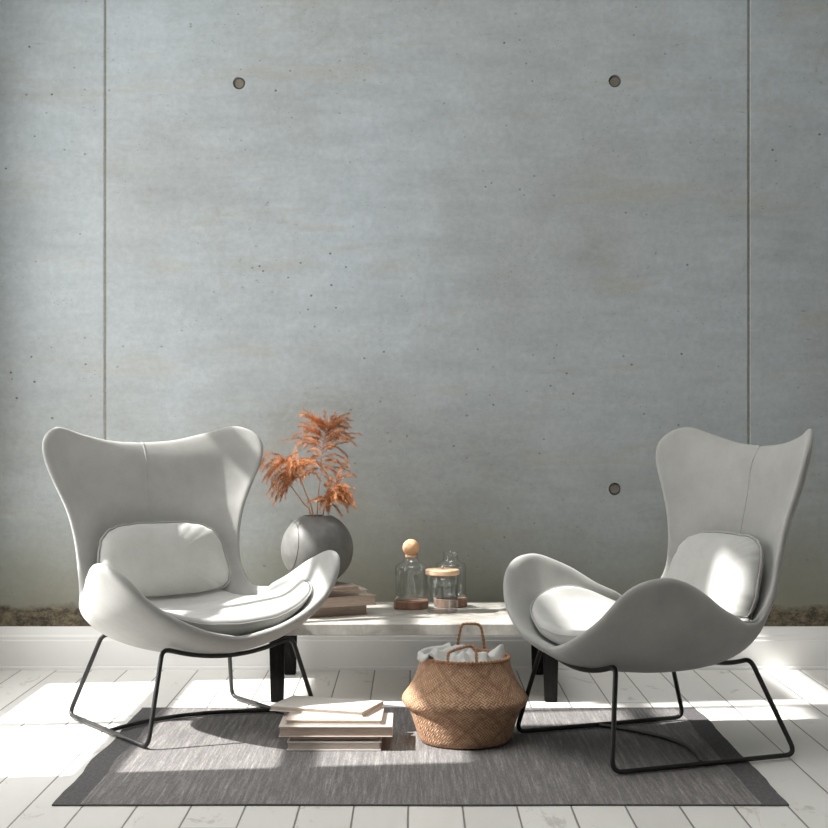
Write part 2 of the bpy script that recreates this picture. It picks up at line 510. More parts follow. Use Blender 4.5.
for q in ((SK[0] - .1, SK[0], SK[2] - .1, SK[3] + .1), (SK[1], SK[1] + .1, SK[2] - .1, SK[3] + .1), (SK[0], SK[1], SK[2] - .1, SK[2]), (SK[0], SK[1], SK[3], SK[3] + .1)):
    box_bm(q[0], q[1], q[2], q[3], ZC + .1, ZS, 0, 1, bmc)
structure(bm_obj('ceiling', bmc, M['plaster'], smooth=False))
structure(bm_obj('wall_front', box_bm(XL - .12, XR + .15, YB - .12, YB, 0, ZC), M['plaster'], smooth=False))

# ------------------------------------------------------------------ rug
RX0, RX1, RY0, RY1, RT = -1.018, 1.056, 4.332, 5.762, .0045
rug = thing('rug', 'grey flat woven rug under both armchairs and the basket', 'rug', ((RX0 + RX1) / 2, (RY0 + RY1) / 2, 0))
hw, hd = (RX1 - RX0) / 2, (RY1 - RY0) / 2
def rug_piece(name, xa, xb, mat, nx, ny=60):
    V, F = [], []
    def wob(x, y):
        ex = .013 * noise.noise(Vector((x * 2.1, y * 3.3, 1))) + .003 * noise.noise(Vector((x * 5, y * 11, 4)))
        ey = .004 * noise.noise(Vector((x * 3.7, y * 2, 9)))
        return x + ex, y + ey
    for lay in (0, 1):
        for i in range(nx + 1):
            for j in range(ny + 1):
                x = xa + (xb - xa) * i / nx; y = -hd + 2 * hd * j / ny
                X, Y = wob(x, y)
                V.append((X, Y, .0003 + lay * (RT - .0006 + .0004 * noise.noise(Vector((x * 4, y * 4, 2))))))
    N = (nx + 1) * (ny + 1); id_ = lambda l, i, j: l * N + i * (ny + 1) + j
    for l in (0, 1):
        for i in range(nx):
            for j in range(ny): F.append((id_(l, i, j), id_(l, i + 1, j), id_(l, i + 1, j + 1), id_(l, i, j + 1)))
    for i in range(nx):
        for j in (0, ny): F.append((id_(0, i, j), id_(0, i + 1, j), id_(1, i + 1, j), id_(1, i, j)))
    for j in range(ny):
        for i in (0, nx): F.append((id_(0, i, j), id_(0, i, j + 1), id_(1, i, j + 1), id_(1, i, j)))
    return mesh_obj(name, V, F, mat, rug, smooth=False)
BW = .077
rug_piece('woven_field', -hw + BW, hw - BW, M['rug'], 80)
for a, b in ((-hw, -hw + BW), (hw - BW, hw)):
    rug_piece('border', a, b, M['border'], 4)['label'] = 'plain dark grey border strip'
# bound hem along the two long edges
for y in (-hd, hd):
    path = []
    for i in range(161):
        x = -hw + 2 * hw * i / 160
        path.append((x + .013 * noise.noise(Vector((x * 2.1, y * 3.3, 1))), y + .004 * noise.noise(Vector((x * 3.7, y * 2, 9))), .0031))
    V, F = tube(path, .0028, 8)
    mesh_obj('hem', V, F, M['border'], rug)

# ------------------------------------------------------------------ armchairs
RIM = [(0, .363, .348), (.159, .390, .388), (.312, .372, .470), (.405, .318, .575), (.447, .212, .604), (.425, .09, .560),
       (.384, -.03, .487), (.346, -.160, .447), (.322, -.250, .525), (.326, -.276, .64), (.35, -.285, .75),
       (.395, -.290, .85), (.432, -.289, .93), (.438, -.307, 1.005), (.369, -.364, 1.052), (.258, -.411, 1.025), (.13, -.432, .997), (0, -.44, .988)]
SPINE_A = [(0, .363, .348), (0, .325, .323), (0, .26, .307), (0, .15, .293), (0, .02, .290), (0, -.10, .302), (0, -.19, .335), (0, -.255, .395), (0, -.295, .47)]
SPINE_B = [(0, -.295, .47), (0, -.325, .57), (0, -.352, .698), (0, -.389, .868), (0, -.406, .93), (0, -.44, .988)]
NU, NA, NB = 14, 16, 20
rim = catmull(RIM, 10)
front = resample(rim[:41], NU + 1)
sideA = resample(rim[40:71], NA + 1)
sideB = resample(rim[70:141], NB + 1)
top = resample(list(reversed(rim[140:])), NU + 1)
spA = resample(catmull(SPINE_A, 8), NA + 1); spB = resample(catmull(SPINE_B, 8), NB + 1)
side = sideA + sideB[1:]; spine = spA + spB[1:]
NV = NA + NB
def sm(x): x = min(max(x, 0), 1); return x * x * (3 - 2 * x)
def base_pt(u, iv):
    S, R = spine[iv], side[iv]
    v = iv / NV
    th = math.radians(98 + (74 - 98) * sm((v - .30) / .35))
    a = th * u
    fx = math.sin(a) / math.sin(min(th, PI / 2)) if th <= PI / 2 else math.sin(a) / math.sin(th)
    fz = (1 - math.cos(a)) / (1 - math.cos(th))
    return Vector((R.x * fx, S.y + (R.y - S.y) * fz, S.z + (R.z - S.z) * fz))
grid = []
for iv in range(NV + 1):
    row = []
    v = iv / NV
    hf = max(0, 1 - v / .34) ** 2.2
    ht = max(0, 1 - (1 - v) / .30) ** 2
    for iu in range(NU + 1):
        u = iu / NU
        P = base_pt(u, iv)
        P = P + (front[iu] - base_pt(u, 0)) * hf + (top[iu] - base_pt(u, NV)) * ht
        if iu == 0: P.x = 0
        row.append(P)
    grid.append(row)
# full symmetric grid
full = [[Vector((-p.x, p.y, p.z)) for p in reversed(r[1:])] + list(r) for r in grid]
W2 = 2 * NU + 1
NN = None
GF = [(i * W2 + j, i * W2 + j + 1, (i + 1) * W2 + j + 1, (i + 1) * W2 + j) for i in range(NV) for j in range(W2 - 1)]
# inner side = seat side; normals by finite differences, pointing to the sitter
def nrm(i, j):
    a = full[min(i + 1, NV)][j] - full[max(i - 1, 0)][j]
    b = full[i][min(j + 1, W2 - 1)] - full[i][max(j - 1, 0)]
    n_ = a.cross(b).normalized()
    ctr = Vector((0, .1, .75))
    return n_ if n_.dot(ctr - full[i][j]) > 0 else -n_
def thick(i, j):
    v = i / NV; u = abs(j - NU) / NU
    t = .036 + (.024 - .036) * sm((v - .25) / .35)
    return t * (1 - .12 * u)
NN = [[nrm(i, j) for j in range(W2)] for i in range(NV + 1)]
for i in range(NV + 1):
    for j in range(W2):
        e = max(sm((abs(j - NU) / NU - .35) / .65), sm((.25 - i / NV) / .25) * .6, sm((i / NV - .8) / .2))
        full[i][j] = full[i][j] + NN[i][j] * (thick(i, j) * .5 * e)
GV = [p for r in full for p in r]
OV = [full[i][j] - NN[i][j] * thick(i, j) for i in range(NV + 1) for j in range(W2)]
# rounded rim: one extra ring pushed outwards between the two skins
ring = [(0, j) for j in range(W2)] + [(i, W2 - 1) for i in range(1, NV + 1)] + [(NV, j) for j in range(W2 - 2, -1, -1)] + [(i, 0) for i in range(NV - 1, 0, -1)]
SV = list(GV) + list(OV); SF = list(GF)
N0 = len(GV)
SF += [tuple(N0 + k for k in reversed(f)) for f in GF]
r0 = len(SV)
for k, (i, j) in enumerate(ring):
    prev = full[ring[k - 1][0]][ring[k - 1][1]]; nx = full[ring[(k + 1) % len(ring)][0]][ring[(k + 1) % len(ring)][1]]
    tn = (nx - prev).normalized(); outw = tn.cross(NN[i][j]).normalized()
    i2 = min(max(i, 1), NV - 1); j2 = min(max(j, 1), W2 - 2)
    if outw.dot(full[i][j] - full[i2][j2]) < 0: outw = -outw
    SV.append(full[i][j] - NN[i][j] * thick(i, j) * .5 + outw * thick(i, j) * .42)
for k in range(len(ring)):
    k2 = (k + 1) % len(ring)
    a = ring[k][0] * W2 + ring[k][1]; b = ring[k2][0] * W2 + ring[k2][1]
    SF.append((a, b, r0 + k2, r0 + k)); SF.append((r0 + k, r0 + k2, N0 + b, N0 + a))
bvh = BVHTree.FromPolygons(GV, GF)
def seat_z(x, y):
    h = bvh.ray_cast(Vector((x, y, .75)), Vector((0, 0, -1)))
    return h[0].z if h[0] else None

def make_cushion():
    """seat pad that lies in the bowl of the shell"""
    nr, na = 14, 72
    cx, cy = 0, .030
    def outline(a):
        c, s = math.cos(a), math.sin(a)
        e = 2 / 2.7
        x = .387 * math.copysign(abs(c) ** e, c); y = .318 * math.copysign(abs(s) ** e, s)
        x *= 1 - .22 * sm((-y + .05) / .35)
        return x, y
    def zs(x, y):
        z = seat_z(x, y)
        k = 1.0
        while z is None or z > .70:
            k -= .03; z = seat_z(x * k, y * k)
        return z
    Vt, Vb, Vm = [], [], []
    c0 = zs(cx, cy)
    for ir in range(nr + 1):
        r = ir / nr
        for ia in range(na):
            ox, oy = outline(2 * PI * ia / na)
            x, y = cx + ox * r, cy + oy * r
            z = zs(x, y) + .007
            full_t = .088
            edge = (1 - r ** 5)
            zb_ = z + .004
            flat = c0 + .06 * ((x / .34) ** 2) + .10 * max(0, y - .12) ** 1.0
            zt_ = max(z + .060, flat + .108)
            et = .030 + .026 * sm((y - .05) / .2) * (1 - (x / .40) ** 2)
            zt_ = z + et + (zt_ - z - et) * (1 - r ** 7)
            Vb.append((x, y, zb_)); Vt.append((x, y, zt_ + .002 * noise.noise(Vector((x * 14, y * 14, 3)))))
    for ia in range(na):
        x, y, z = Vt[nr * na + ia]; zb_ = Vb[nr * na + ia][2]
        ox, oy = outline(2 * PI * ia / na)
        l = math.hypot(ox, oy)
        Vm.append((x + ox / l * .010, y + oy / l * .010, (z + zb_) / 2))
    V = Vt + Vb + Vm; nt = len(Vt); F = []
    for ir in range(nr):
        for ia in range(na):
            b = (ia + 1) % na
            if ir == 0:
                continue
            F.append((ir * na + ia, ir * na + b, (ir + 1) * na + b, (ir + 1) * na + ia))
            F.append((nt + ir * na + ia, nt + ir * na + b, nt + (ir + 1) * na + b, nt + (ir + 1) * na + ia))
    F.append(tuple(na + k for k in range(na))); F.append(tuple(nt + na + k for k in range(na)))
    for ia in range(na):
        b = (ia + 1) % na
        F.append((nr * na + ia, nr * na + b, 2 * nt + b, 2 * nt + ia))
        F.append((2 * nt + ia, 2 * nt + b, nt + nr * na + b, nt + nr * na + ia))
    # drop unused first rings
    used = sorted({i for f in F for i in f}); mp = {k: i for i, k in enumerate(used)}
    return [V[k] for k in used], [tuple(mp[i] for i in f) for f in F], Vm

def sled_path():
    rb, fb, ft, rt = (.330, -.336), (.327, .336), (.247, .276, .322), (.251, -.217, .315)
    z0 = .0145
    P, R = [], []
    P += [(rt[0], rt[1], rt[2]), (rb[0], rb[1], z0), (fb[0], fb[1], z0), ft]; R += [.03, .04, .04, .03]
    for x in (.16, .08, 0, -.08, -.16):
        P.append((x, ft[1], .322 - .044 * (1 - (x / .247) ** 2))); R.append(.05)
    P += [(-ft[0], ft[1], ft[2]), (-fb[0], fb[1], z0), (-rb[0], rb[1], z0), (-rt[0], rt[1], rt[2])]; R += [.03, .04, .04, .03]
    for x in (-.16, -.08, 0, .08, .16):
        P.append((x, rt[1] + .0, .315 - .042 * (1 - (x / .251) ** 2))); R.append(.05)
    return fillet(P, R, True, 7)

def make_chair(label, loc, rz):
    t = thing('armchair', label, 'armchair', loc, rz, 'winged lounge armchairs facing each other')
    sh = mesh_obj('shell', SV, SF, M['shell'], t)
    s = sh.modifiers.new('smooth', 'SUBSURF'); s.levels = 1; s.render_levels = 1
    # stitched seam down the middle of the back
    p = [full[i][NU] + NN[i][NU] * .0005 for i in range(NA + 2, NV + 1)] + [SV[r0 + W2 + NV - 1 + NU]]
    V, F = tube(p, .0016, 6); mesh_obj('back_seam', V, F, M['piping'], sh)
    global pad_bvh
    V, F, ring_ = make_cushion()
    pad_bvh = BVHTree.FromPolygons(V, F)
    c = mesh_obj('seat_cushion', V, F, M['cushion'], t); c['label'] = 'thin rounded light grey seat pad'
    s = c.modifiers.new('smooth', 'SUBSURF'); s.levels = 1; s.render_levels = 1
    for dz in (.006,):
        V, F = tube([(x, y, z + dz) for x, y, z in ring_], .0024, 6, True); mesh_obj('piping', V, F, M['piping'], c)
    V, F = tube(sled_path(), .008, 12, True); f = mesh_obj('sled_frame', V, F, M['black'], t); f['label'] = 'black metal rod sled base'
    z0 = .0145
    arc = catmull([(.325, .015, z0), (.22, -.038, z0), (.11, -.075, z0), (0, -.088, z0), (-.11, -.075, z0), (-.22, -.038, z0), (-.325, .015, z0)], 6)
    V, F = tube(arc, .0075, 10); mesh_obj('cross_brace', V, F, M['black'], t)['label'] = 'black curved floor bar'
    return t

def copy_tree(o, parent=None):
    kids = list(o.children)
    c = o.copy(); COL.objects.link(c)
    if parent is not None: c.parent = parent
    for k in kids: copy_tree(k, c)
    return c

PL = (-.788, 5.4915, 0), math.radians(-145.76)
PR = (.785, 5.1023, 0), math.radians(112.61)
chair_l = make_chair('pale grey winged armchair standing left of the low table, in front of the vase', *PL)
chair_r = copy_tree(chair_l)
chair_r.location = PR[0]; chair_r.rotation_euler = (0, 0, PR[1])
chair_r['label'] = 'pale grey winged armchair in side view right of the woven basket'

# lumbar pillows
def make_pillow(label, chair, seed):
    loc, rz = chair
    t = thing('lumbar_pillow', label, 'pillow', (loc[0], loc[1], 0), rz, 'grey lumbar pillows in the armchairs')
    rnd = random.Random(seed)
    nr, na = 16, 96
    hx, hz = .282, .146
    cz, lean = .556, math.radians(-15)
    def place(x, d, z):
        # pillow plane: x across, d out of the back, z up the back; bends with the back
        d2 = d + .55 * x * x
        y = -.280 + d2 * math.cos(lean) + z * math.sin(lean)
        return Vector((x, y, cz + z * math.cos(lean) - d2 * math.sin(lean)))
    ph = [rnd.uniform(0, 6.28) for _ in range(6)]
    def outline(a):
        c, s = math.cos(a), math.sin(a); e = 2 / 3.6
        x = hx * math.copysign(abs(c) ** e, c); z = hz * math.copysign(abs(s) ** e, s)
        x *= 1 - .17 * (z / hz + 1) / 2                      # narrower at the top
        k = 1 + .007 * math.sin(17 * a + ph[0]) + .005 * math.sin(29 * a + ph[1])
        return x * k, z * k
    Vf, Vk = [], []
    for ir in range(nr + 1):
        r = ir / nr
        for ia in range(na):
            a = 2 * PI * ia / na
            x, z = outline(a); x *= r; z *= r
            h = .066 * (1 - r ** 3.0) ** .55
            pk = .0035 * (r ** 9) * (1 - r ** 20) * math.sin(26 * a + ph[2] + 1.5 * math.sin(3 * a + ph[3]))
            h = max(h + pk + .0025 * noise.noise(Vector((x * 9, z * 9, seed))) * (1 - r), 0)
            Vf.append(place(x, h, z)); Vk.append(place(x, -.68 * h, z))
    def fit(p):
        h = bvh.ray_cast(Vector((p.x, .1, p.z)), Vector((0, -1, 0)))
        if h[0] is not None and p.y < h[0].y + .010: p = Vector((p.x, h[0].y + .010, p.z))
        h = pad_bvh.ray_cast(Vector((p.x, p.y, .9)), Vector((0, 0, -1)))
        if h[0] is not None and p.z < h[0].z + .005: p = Vector((p.x, p.y, h[0].z + .005))
        return p
    V = [fit(p) for p in Vf + Vk[:nr * na]]; nt = len(Vf); F = []
    bi = lambda ir, ia: nr * na + ia if ir == nr else nt + ir * na + ia
    for ir in range(1, nr):
        for ia in range(na):
            b = (ia + 1) % na
            F.append((ir * na + ia, ir * na + b, (ir + 1) * na + b, (ir + 1) * na + ia))
            F.append((bi(ir, ia), bi(ir, b), bi(ir + 1, b), bi(ir + 1, ia)))
    F.append(tuple(na + k for k in range(na))); F.append(tuple(nt + na + k for k in range(na)))
    used = sorted({i for f in F for i in f}); mp = {k: i for i, k in enumerate(used)}
    o = mesh_obj('pillow_cover', [V[k] for k in used], [tuple(mp[i] for i in f) for f in F], M['cushion'], t)
    s = o.modifiers.new('smooth', 'SUBSURF'); s.levels = 1; s.render_levels = 1
    rg = [fit(place(outline(2 * PI * k / na)[0], 0, outline(2 * PI * k / na)[1])) + Vector((0, .001, .001)) for k in range(na)]
    V, F = tube(rg, .0035, 6, True); mesh_obj('piping', V, F, M['piping'], t)
make_pillow('light grey lumbar pillow in the armchair left of the table', PL, 3)
make_pillow('light grey lumbar pillow in the armchair right of the basket', PR, 8)

# ------------------------------------------------------------------ low table
TY0, TY1, TZ0, TZ1 = 5.88, 6.575, .258, .302
tab = thing('low_table', 'low table with a pale concrete slab top and black weathered legs', 'table', (0, (TY0 + TY1) / 2, 0))
bm = box_bm(-.615, .615, TY0 - (TY0 + TY1) / 2, TY1 - (TY0 + TY1) / 2, TZ0, TZ1, .003, 2)
bm_obj('tabletop', bm, M['slab'], tab, False)
for sx in (-1, 1):
    for yf, depth in ((TY0 - (TY0 + TY1) / 2 + .012, .055), (TY1 - (TY0 + TY1) / 2 - .062, .05)):
        b = bmesh.new()
        x = sx * .525
        w1, w0 = .030, .0235
        vs = []
        for z, w in ((.0006, w0), (TZ0 - .0003, w1)):
            for dx, dy in ((-1, 0), (1, 0), (1, 1), (-1, 1)):
                vs.append(b.verts.new((x + dx * w, yf + dy * depth * (w / w1), z)))
        for f in ((3, 2, 1, 0), (4, 5, 6, 7), (0, 1, 5, 4), (1, 2, 6, 5), (2, 3, 7, 6), (3, 0, 4, 7)):
            b.faces.new([vs[i] for i in f])
        bmesh.ops.bevel(b, geom=list(b.edges), offset=.003, segments=2, affect='EDGES')
        bm_obj('leg', b, M['blackwood'], tab, False)

# ------------------------------------------------------------------ books
def make_book(label, x, y, z, w, d, h, rz, cov, pages, group, spine_front=True, board=.003):
    """w across, d deep, h thick; spine on the near long side (or far)"""
    t = thing('book', label, 'book', (x, y, z), rz, group)
    h -= .0006
    s = 1 if spine_front else -1
    b = bmesh.new()
    box_bm(-w / 2, w / 2, -d / 2, d / 2, 0, board, .0008, 1, b)
    box_bm(-w / 2, w / 2, -d / 2, d / 2, h - board, h, .0008, 1, b)
    ys = sorted((-s * d / 2, -s * (d / 2 - board)))
    box_bm(-w / 2, w / 2, ys[0], ys[1], board * .5, h - board * .5, .0008, 1, b)
    bm_obj('cover', b, M[cov], t, False)
    e = .004
    y0, y1 = -d / 2 + (board if spine_front else e), d / 2 - (e if spine_front else board)
    bm_obj('page_block', box_bm(-w / 2 + e, w / 2 - e, y0, y1, board, h - board), M[pages], t, False)
    return t
G = 'books stacked on the rug'
def bk(xa, xb, yf, z, h, d, *a, **k): return make_book(a[0], (xa + xb) / 2, yf + d / 2, z, xb - xa, d, h, a[1], a[2], a[3], G, **k)
z = RT + .001
bk(-.414, -.108, 5.02, z, .0300, .215, 'pale book at the bottom of the rug stack', 0, 'cov_white', 'pages', spine_front=False); z += .0300
bk(-.408, -.114, 5.033, z, .0150, .205, 'thin grey book second from the bottom of the rug stack', .01, 'cov_grey', 'pages_tan', spine_front=False); z += .0150
bk(-.4417, -.070, 5.018, z, .0345, .235, 'widest book, in the middle of the rug stack', 0, 'cov_beige', 'pages_tan', spine_front=False); z += .0345
bk(-.42, -.104, 5.05, z, .0150, .22, 'thin book just under the turned top book of the rug stack', -.02, 'cov_beige', 'pages', spine_front=False); z += .0150
make_book('white book lying turned on top of the rug stack', -.297, 5.2485, z, .336, .203, .0185, math.radians(-18.5), 'cov_white', 'pages', G, spine_front=False)

G2 = 'books under the vase on the low table'
def tb(cx_, cy_, z, w, d, h, deg, label, cov, pg): 
    # given right-near corner
    a = math.radians(deg); ex = Vector((math.cos(a), math.sin(a), 0)); ey = Vector((-math.sin(a), math.cos(a), 0))
    c = Vector((cx_, cy_, 0)) - ex * w / 2 + ey * d / 2
    make_book(label, c.x, c.y, z, w, d, h, a, cov, pg, G2, spine_front=False)
tb(-.185, 6.17, TZ1 + .0004, .31, .22, .0386, 24, 'bottom book of the stack under the vase', 'cov_tan', 'pages_tan')
tb(-.150, 6.16, TZ1 + .039, .33, .23, .040, 28, 'thick tan book second from the bottom under the vase', 'cov_tan', 'pages_tan')
tb(-.185, 6.15, TZ1 + .079, .30, .22, .024, 18, 'pale book second from the top under the vase', 'cov_beige', 'pages')
tb(-.215, 6.13, TZ1 + .103, .28, .20, .016, 30, 'thin topmost book directly under the vase', 'cov_tan', 'pages_tan')
BZ = TZ1 + .1202

# ------------------------------------------------------------------ vase
VX, VY = -.390, 6.205
vase = thing('vase', 'round charcoal grey ball vase standing on the books', 'vase', (VX, VY, BZ))
Rv = .1455; zc = .139
outer = [(0, 0), (.045, 0)]
a0, a1 = -70, 66
for k in range(33):
    a = math.radians(a0 + (a1 - a0) * k / 32)
    outer.append((Rv * math.cos(a), zc + Rv * math.sin(a)))
inner = [(outer[-1][0] - .006, outer[-1][1] + .001)]
for k in range(25):
    a = math.radians(62 + (-70 - 62) * k / 24)
    inner.append(((Rv - .009) * math.cos(a), zc + (Rv - .009) * math.sin(a)))
inner.append((0, .008))
V, F = lathe(outer + inner, 64)
no = (len(outer)) * 1
body = mesh_obj('body', V, F, M['vase'], vase)
# thin moulded seam ring on the left cheek of the ball
nrm_ = Vector((-.93, -.34, .12)).normalized(); e1 = nrm_.orthogonal().normalized(); e2 = nrm_.cross(e1)
off = .108; rr = math.sqrt(Rv ** 2 - off ** 2)
pts = [Vector((0, 0, zc)) + nrm_ * off + (e1 * math.cos(2 * PI * k / 72) + e2 * math.sin(2 * PI * k / 72)) * (rr + .0002) for k in range(72)]
V, F = tube(pts, .0011, 6, True); mesh_obj('seam', V, F, M['vase_in'], vase)

# ------------------------------------------------------------------ dried plumes
def px3(u, v, d):     # a viewing ray's point at distance d (used only to lay the stems out)
    return Vector(((u - 414) * d / 1540, d, 1.1 + (415 - v) * d / 1540))

VC = Vector((VX, VY, BZ + zc)); PO = Vector((0, 0, 0))
def leaflet(V, F, p, dr, side_, L, w):
    """a narrow folded blade"""
    for q in (p, p + dr * L):
        if (q + PO - VC).length < .150 or q.z + PO.z < BZ + .265 and (q + PO - VC).length < .165: return
    b = len(V)
    m = p + dr * L * .45
    up = dr.cross(side_).normalized()
    V += [p, m + side_ * w + up * w * .5, p + dr * L, m - side_ * w + up * w * .5, m - up * w * .35]
    F += [(b, b + 1, b + 4), (b + 1, b + 2, b + 4), (b + 2, b + 3, b + 4), (b + 3, b, b + 4)]

def branch(V, F, rnd, p0, dr, L, droop, nleaf, ll):
    p = Vector(p0); d = Vector(dr).normalized(); n = 12; pts = [p.copy()]
    for i in range(n):
        d = (d + Vector((0, 0, -droop / n)) + Vector([rnd.uniform(-.05, .05) for _ in range(3)])).normalized()
        p = p + d * (L / n); pts.append(p.copy())
    v, f = tube(pts, [.0011 * (1 - .7 * i / n) for i in range(n + 1)], 4)
    b = len(V); V += v; F += [tuple(b + i for i in q) for q in f]
    for k in range(nleaf):
        t = .12 + .88 * k / nleaf
        i = min(int(t * n), n - 1); q = pts[i].lerp(pts[i + 1], t * n - i)
        dd = (pts[i + 1] - pts[i]).normalized()
        sd = dd.orthogonal(); sd.rotate(Matrix.Rotation(rnd.uniform(0, 2 * PI), 3, dd)); sd.normalize()
        ang = rnd.uniform(.2, .95)
        ld = (dd * math.cos(ang) + sd * math.sin(ang) + Vector((0, 0, -.22))).normalized()
        s2 = ld.cross(Vector([rnd.uniform(-1, 1) for _ in range(3)])).normalized()
        leaflet(V, F, q, ld, s2, ll * rnd.uniform(.5, 1.3) * (1 - .4 * t), ll * .038)

def plume_stem(label, path, branches, seed, r=.0023):
    global PO
    PO = Vector(path[0])
    rnd = random.Random(seed)
    t = thing('dried_plume', label, 'dried plant', path[0], 0, 'dried orange plumes in the ball vase')
    o = Vector(path[0])
    pts = catmull([Vector(p) - o for p in path], 8)
    V, F = tube(pts, [r * (1 - .5 * i / len(pts)) for i in range(len(pts))], 7)
    mesh_obj('stem', V, F, M['stem'], t)
    V, F = [], []
    n = len(pts) - 1
    for (tt, dr, L, droop, nl, ll) in branches(rnd):
        k = min(int(tt * n), n - 1); q = pts[k].lerp(pts[k + 1], tt * n - k)
        branch(V, F, rnd, q, dr, L, droop, nl, ll)
    mesh_obj('plume', V, F, M['plume'], t, smooth=False)

mouth = Vector((VX, VY, BZ + .10))
def dirs(rnd, ax, spread):
    v = Vector(ax) + Vector((rnd.gauss(0, spread), rnd.gauss(0, spread), rnd.gauss(0, spread * .6)))
    return v.normalized()

def b_main(rnd):
    out = []
    for k in range(52):
        t = .44 + .56 * (k / 51)
        s = 1 if k % 2 else -1
        up = .25 + 1.1 * (t - .44) / .56
        L = rnd.uniform(.085, .165) * (1.2 - .4 * (t - .44) / .56)
        out.append((t, (s * rnd.uniform(.45, 1.1), rnd.uniform(-.8, .8), up + rnd.uniform(-.1, .3)), L, rnd.uniform(.8, 1.7), 95, .026))
    for k in range(8):
        out.append((1.0, (rnd.uniform(-.5, .6), rnd.uniform(-.4, .4), 1), rnd.uniform(.05, .09), rnd.uniform(.4, 1.3), 30, .03))
    return out
plume_stem('tall upright orange plume in the middle of the vase',
           [mouth + Vector((.0, 0, -.08)), px3(317, 515, VY), px3(320, 480, VY), px3(322, 450, VY + .01), px3(325, 436, VY + .01), px3(328, 430, VY)], b_main, 11)

def b_left(rnd):
    out = []
    for k in range(46):
        t = .60 + .40 * (k / 45)
        L = rnd.uniform(.08, .17)
        out.append((t, (rnd.uniform(-1.0, .45), rnd.uniform(-.8, .5), rnd.uniform(-.2, .75)), L, rnd.uniform(1.0, 2.3), 95, .026))
    return out
plume_stem('drooping orange plume leaning left beside the chair back',
           [mouth + Vector((.01, .005, -.06)), px3(313, 515, VY - .01), px3(306, 494, VY - .02), px3(300, 479, VY - .03), px3(293, 466, VY - .04), px3(285, 461, VY - .05)], b_left, 5, .0036)

def b_far(rnd):
    out = []
    for k in range(12):
        t = .72 + .28 * (k / 11)
        out.append((t, (rnd.uniform(-1.1, -.2), rnd.uniform(-.3, .8), rnd.uniform(-.3, .4)), rnd.uniform(.05, .10), rnd.uniform(.8, 2.0), 24, .03))
    return out
plume_stem('bare bent stem with orange tufts, furthest to the left in the vase',
           [mouth + Vector((-.01, .0, -.06)), px3(310.5, 515, VY + .01), px3(303, 503, VY + .02), px3(290, 485, VY + .03), px3(275, 466, VY + .05), px3(262, 449, VY + .06)], b_far, 23, .0036)

def b_right(rnd):
    out = []
    for k in range(44):
        t = .40 + .60 * (k / 43)
        L = rnd.uniform(.07, .14)
        out.append((t, (rnd.uniform(-.25, 1.1), rnd.uniform(-.8, .5), rnd.uniform(-.4, .75)), L, rnd.uniform(.9, 1.9), 95, .026))
    return out
plume_stem('short bushy orange plume hanging over the right side of the vase',
           [mouth + Vector((.012, -.01, -.06)), px3(323, 515, VY), px3(327, 502, VY - .01), px3(331, 490, VY - .02), px3(337, 483, VY - .03)], b_right, 31, .003)

# ------------------------------------------------------------------ glass jars
def glass_part(name, prof_out, wall_, parent, base_t=.006):
    """closed vessel wall from an outer profile (bottom centre to mouth)"""
    inn = []
    for r, z in reversed(prof_out):
        if r > 1e-6: inn.append((max(r - wall_, .002), z if z > prof_out[0][1] + base_t else prof_out[0][1] + base_t))
    V, F = lathe(prof_out + inn + [(0, prof_out[0][1] + base_t)], 56)
    return mesh_obj(name, V, F, M['glass'], parent)
def wood_ring(parent, r, h):
    V, F = lathe([(0, 0), (r - .003, 0), (r, .003), (r, h - .003), (r - .003, h), (0, h)], 56)
    return mesh_obj('wooden_base', V, F, M['basewood'], parent, smooth=False)
def bottle(label, x, y, rb, rn, zsh, znk, ztop, stopper):
    t = thing('glass_bottle', label, 'bottle', (x, y, TZ1 + .0005), 0, 'clear glass vessels on the low table')
    wood_ring(t, rb + .005, .0345)
    z0 = .0345
    pr = [(0, z0), (rb - .004, z0), (rb, z0 + .004), (rb, zsh)]
    for k in range(1, 9):
        q = k / 8
        pr.append((rb + (rn - rb) * (1 - math.cos(q * PI)) / 2 if q > .35 else rb - (rb - rn) * .16 * (q / .35) ** 2, zsh + (znk - zsh) * q))
    pr = [(0, z0), (rb - .004, z0), (rb, z0 + .004)] + [tuple(p)[:2] for p in
          [(v.x, v.y) for v in catmull([(rb, z0 + .02, 0), (rb, zsh - .03, 0), (rb, zsh - .008, 0), (rb - .006, zsh + .006, 0), (rn + .012, znk - .010, 0), (rn, znk + .004, 0), (rn - .001, ztop - .006, 0), (rn + .002, ztop, 0)], 5)]]
    glass_part('glass_body', pr, .0028, t)
    if stopper:
        V, F = lathe([(.035 * math.sin(PI * k / 24), .250 - .035 * math.cos(PI * k / 24)) for k in range(25)], 40)
        mesh_obj('ball_stopper', V, F, M['ball'], t)['label'] = 'pale wooden ball stopper'
        V, F = lathe([(0, ztop - .014), (rn - .007, ztop - .014), (rn - .006, .219), (0, .219)], 32)
        mesh_obj('cork', V, F, M['ball'], t)
bottle('glass bottle with a wooden ball stopper', -.012, 6.36, .066, .030, .172, .198, .2225, True)
bottle('open glass bottle without stopper, behind the lidded jar', .153, 6.425, .0645, .033, .172, .192, .226, False)
jar = thing('glass_jar', 'straight clear glass jar with a flat wooden lid', 'jar', (.1155, 6.245, TZ1 + .0005), 0, 'clear glass vessels on the low table')
glass_part('glass_body', [(0, 0), (.060, 0), (.063, .003), (.063, .05), (.063, .10), (.063, .151)], .0028, jar, .008)
V, F = lathe([(0, .151), (.066, .151), (.069, .154), (.069, .168), (.066, .172), (0, .172)], 56)
mesh_obj('lid', V, F, M['lidwood'], jar, smooth=False)['label'] = 'flat pale wooden lid'
V, F = lathe([(.0075 * math.sin(PI * k / 14), .180 - .0075 * math.cos(PI * k / 14)) for k in range(15)], 20)
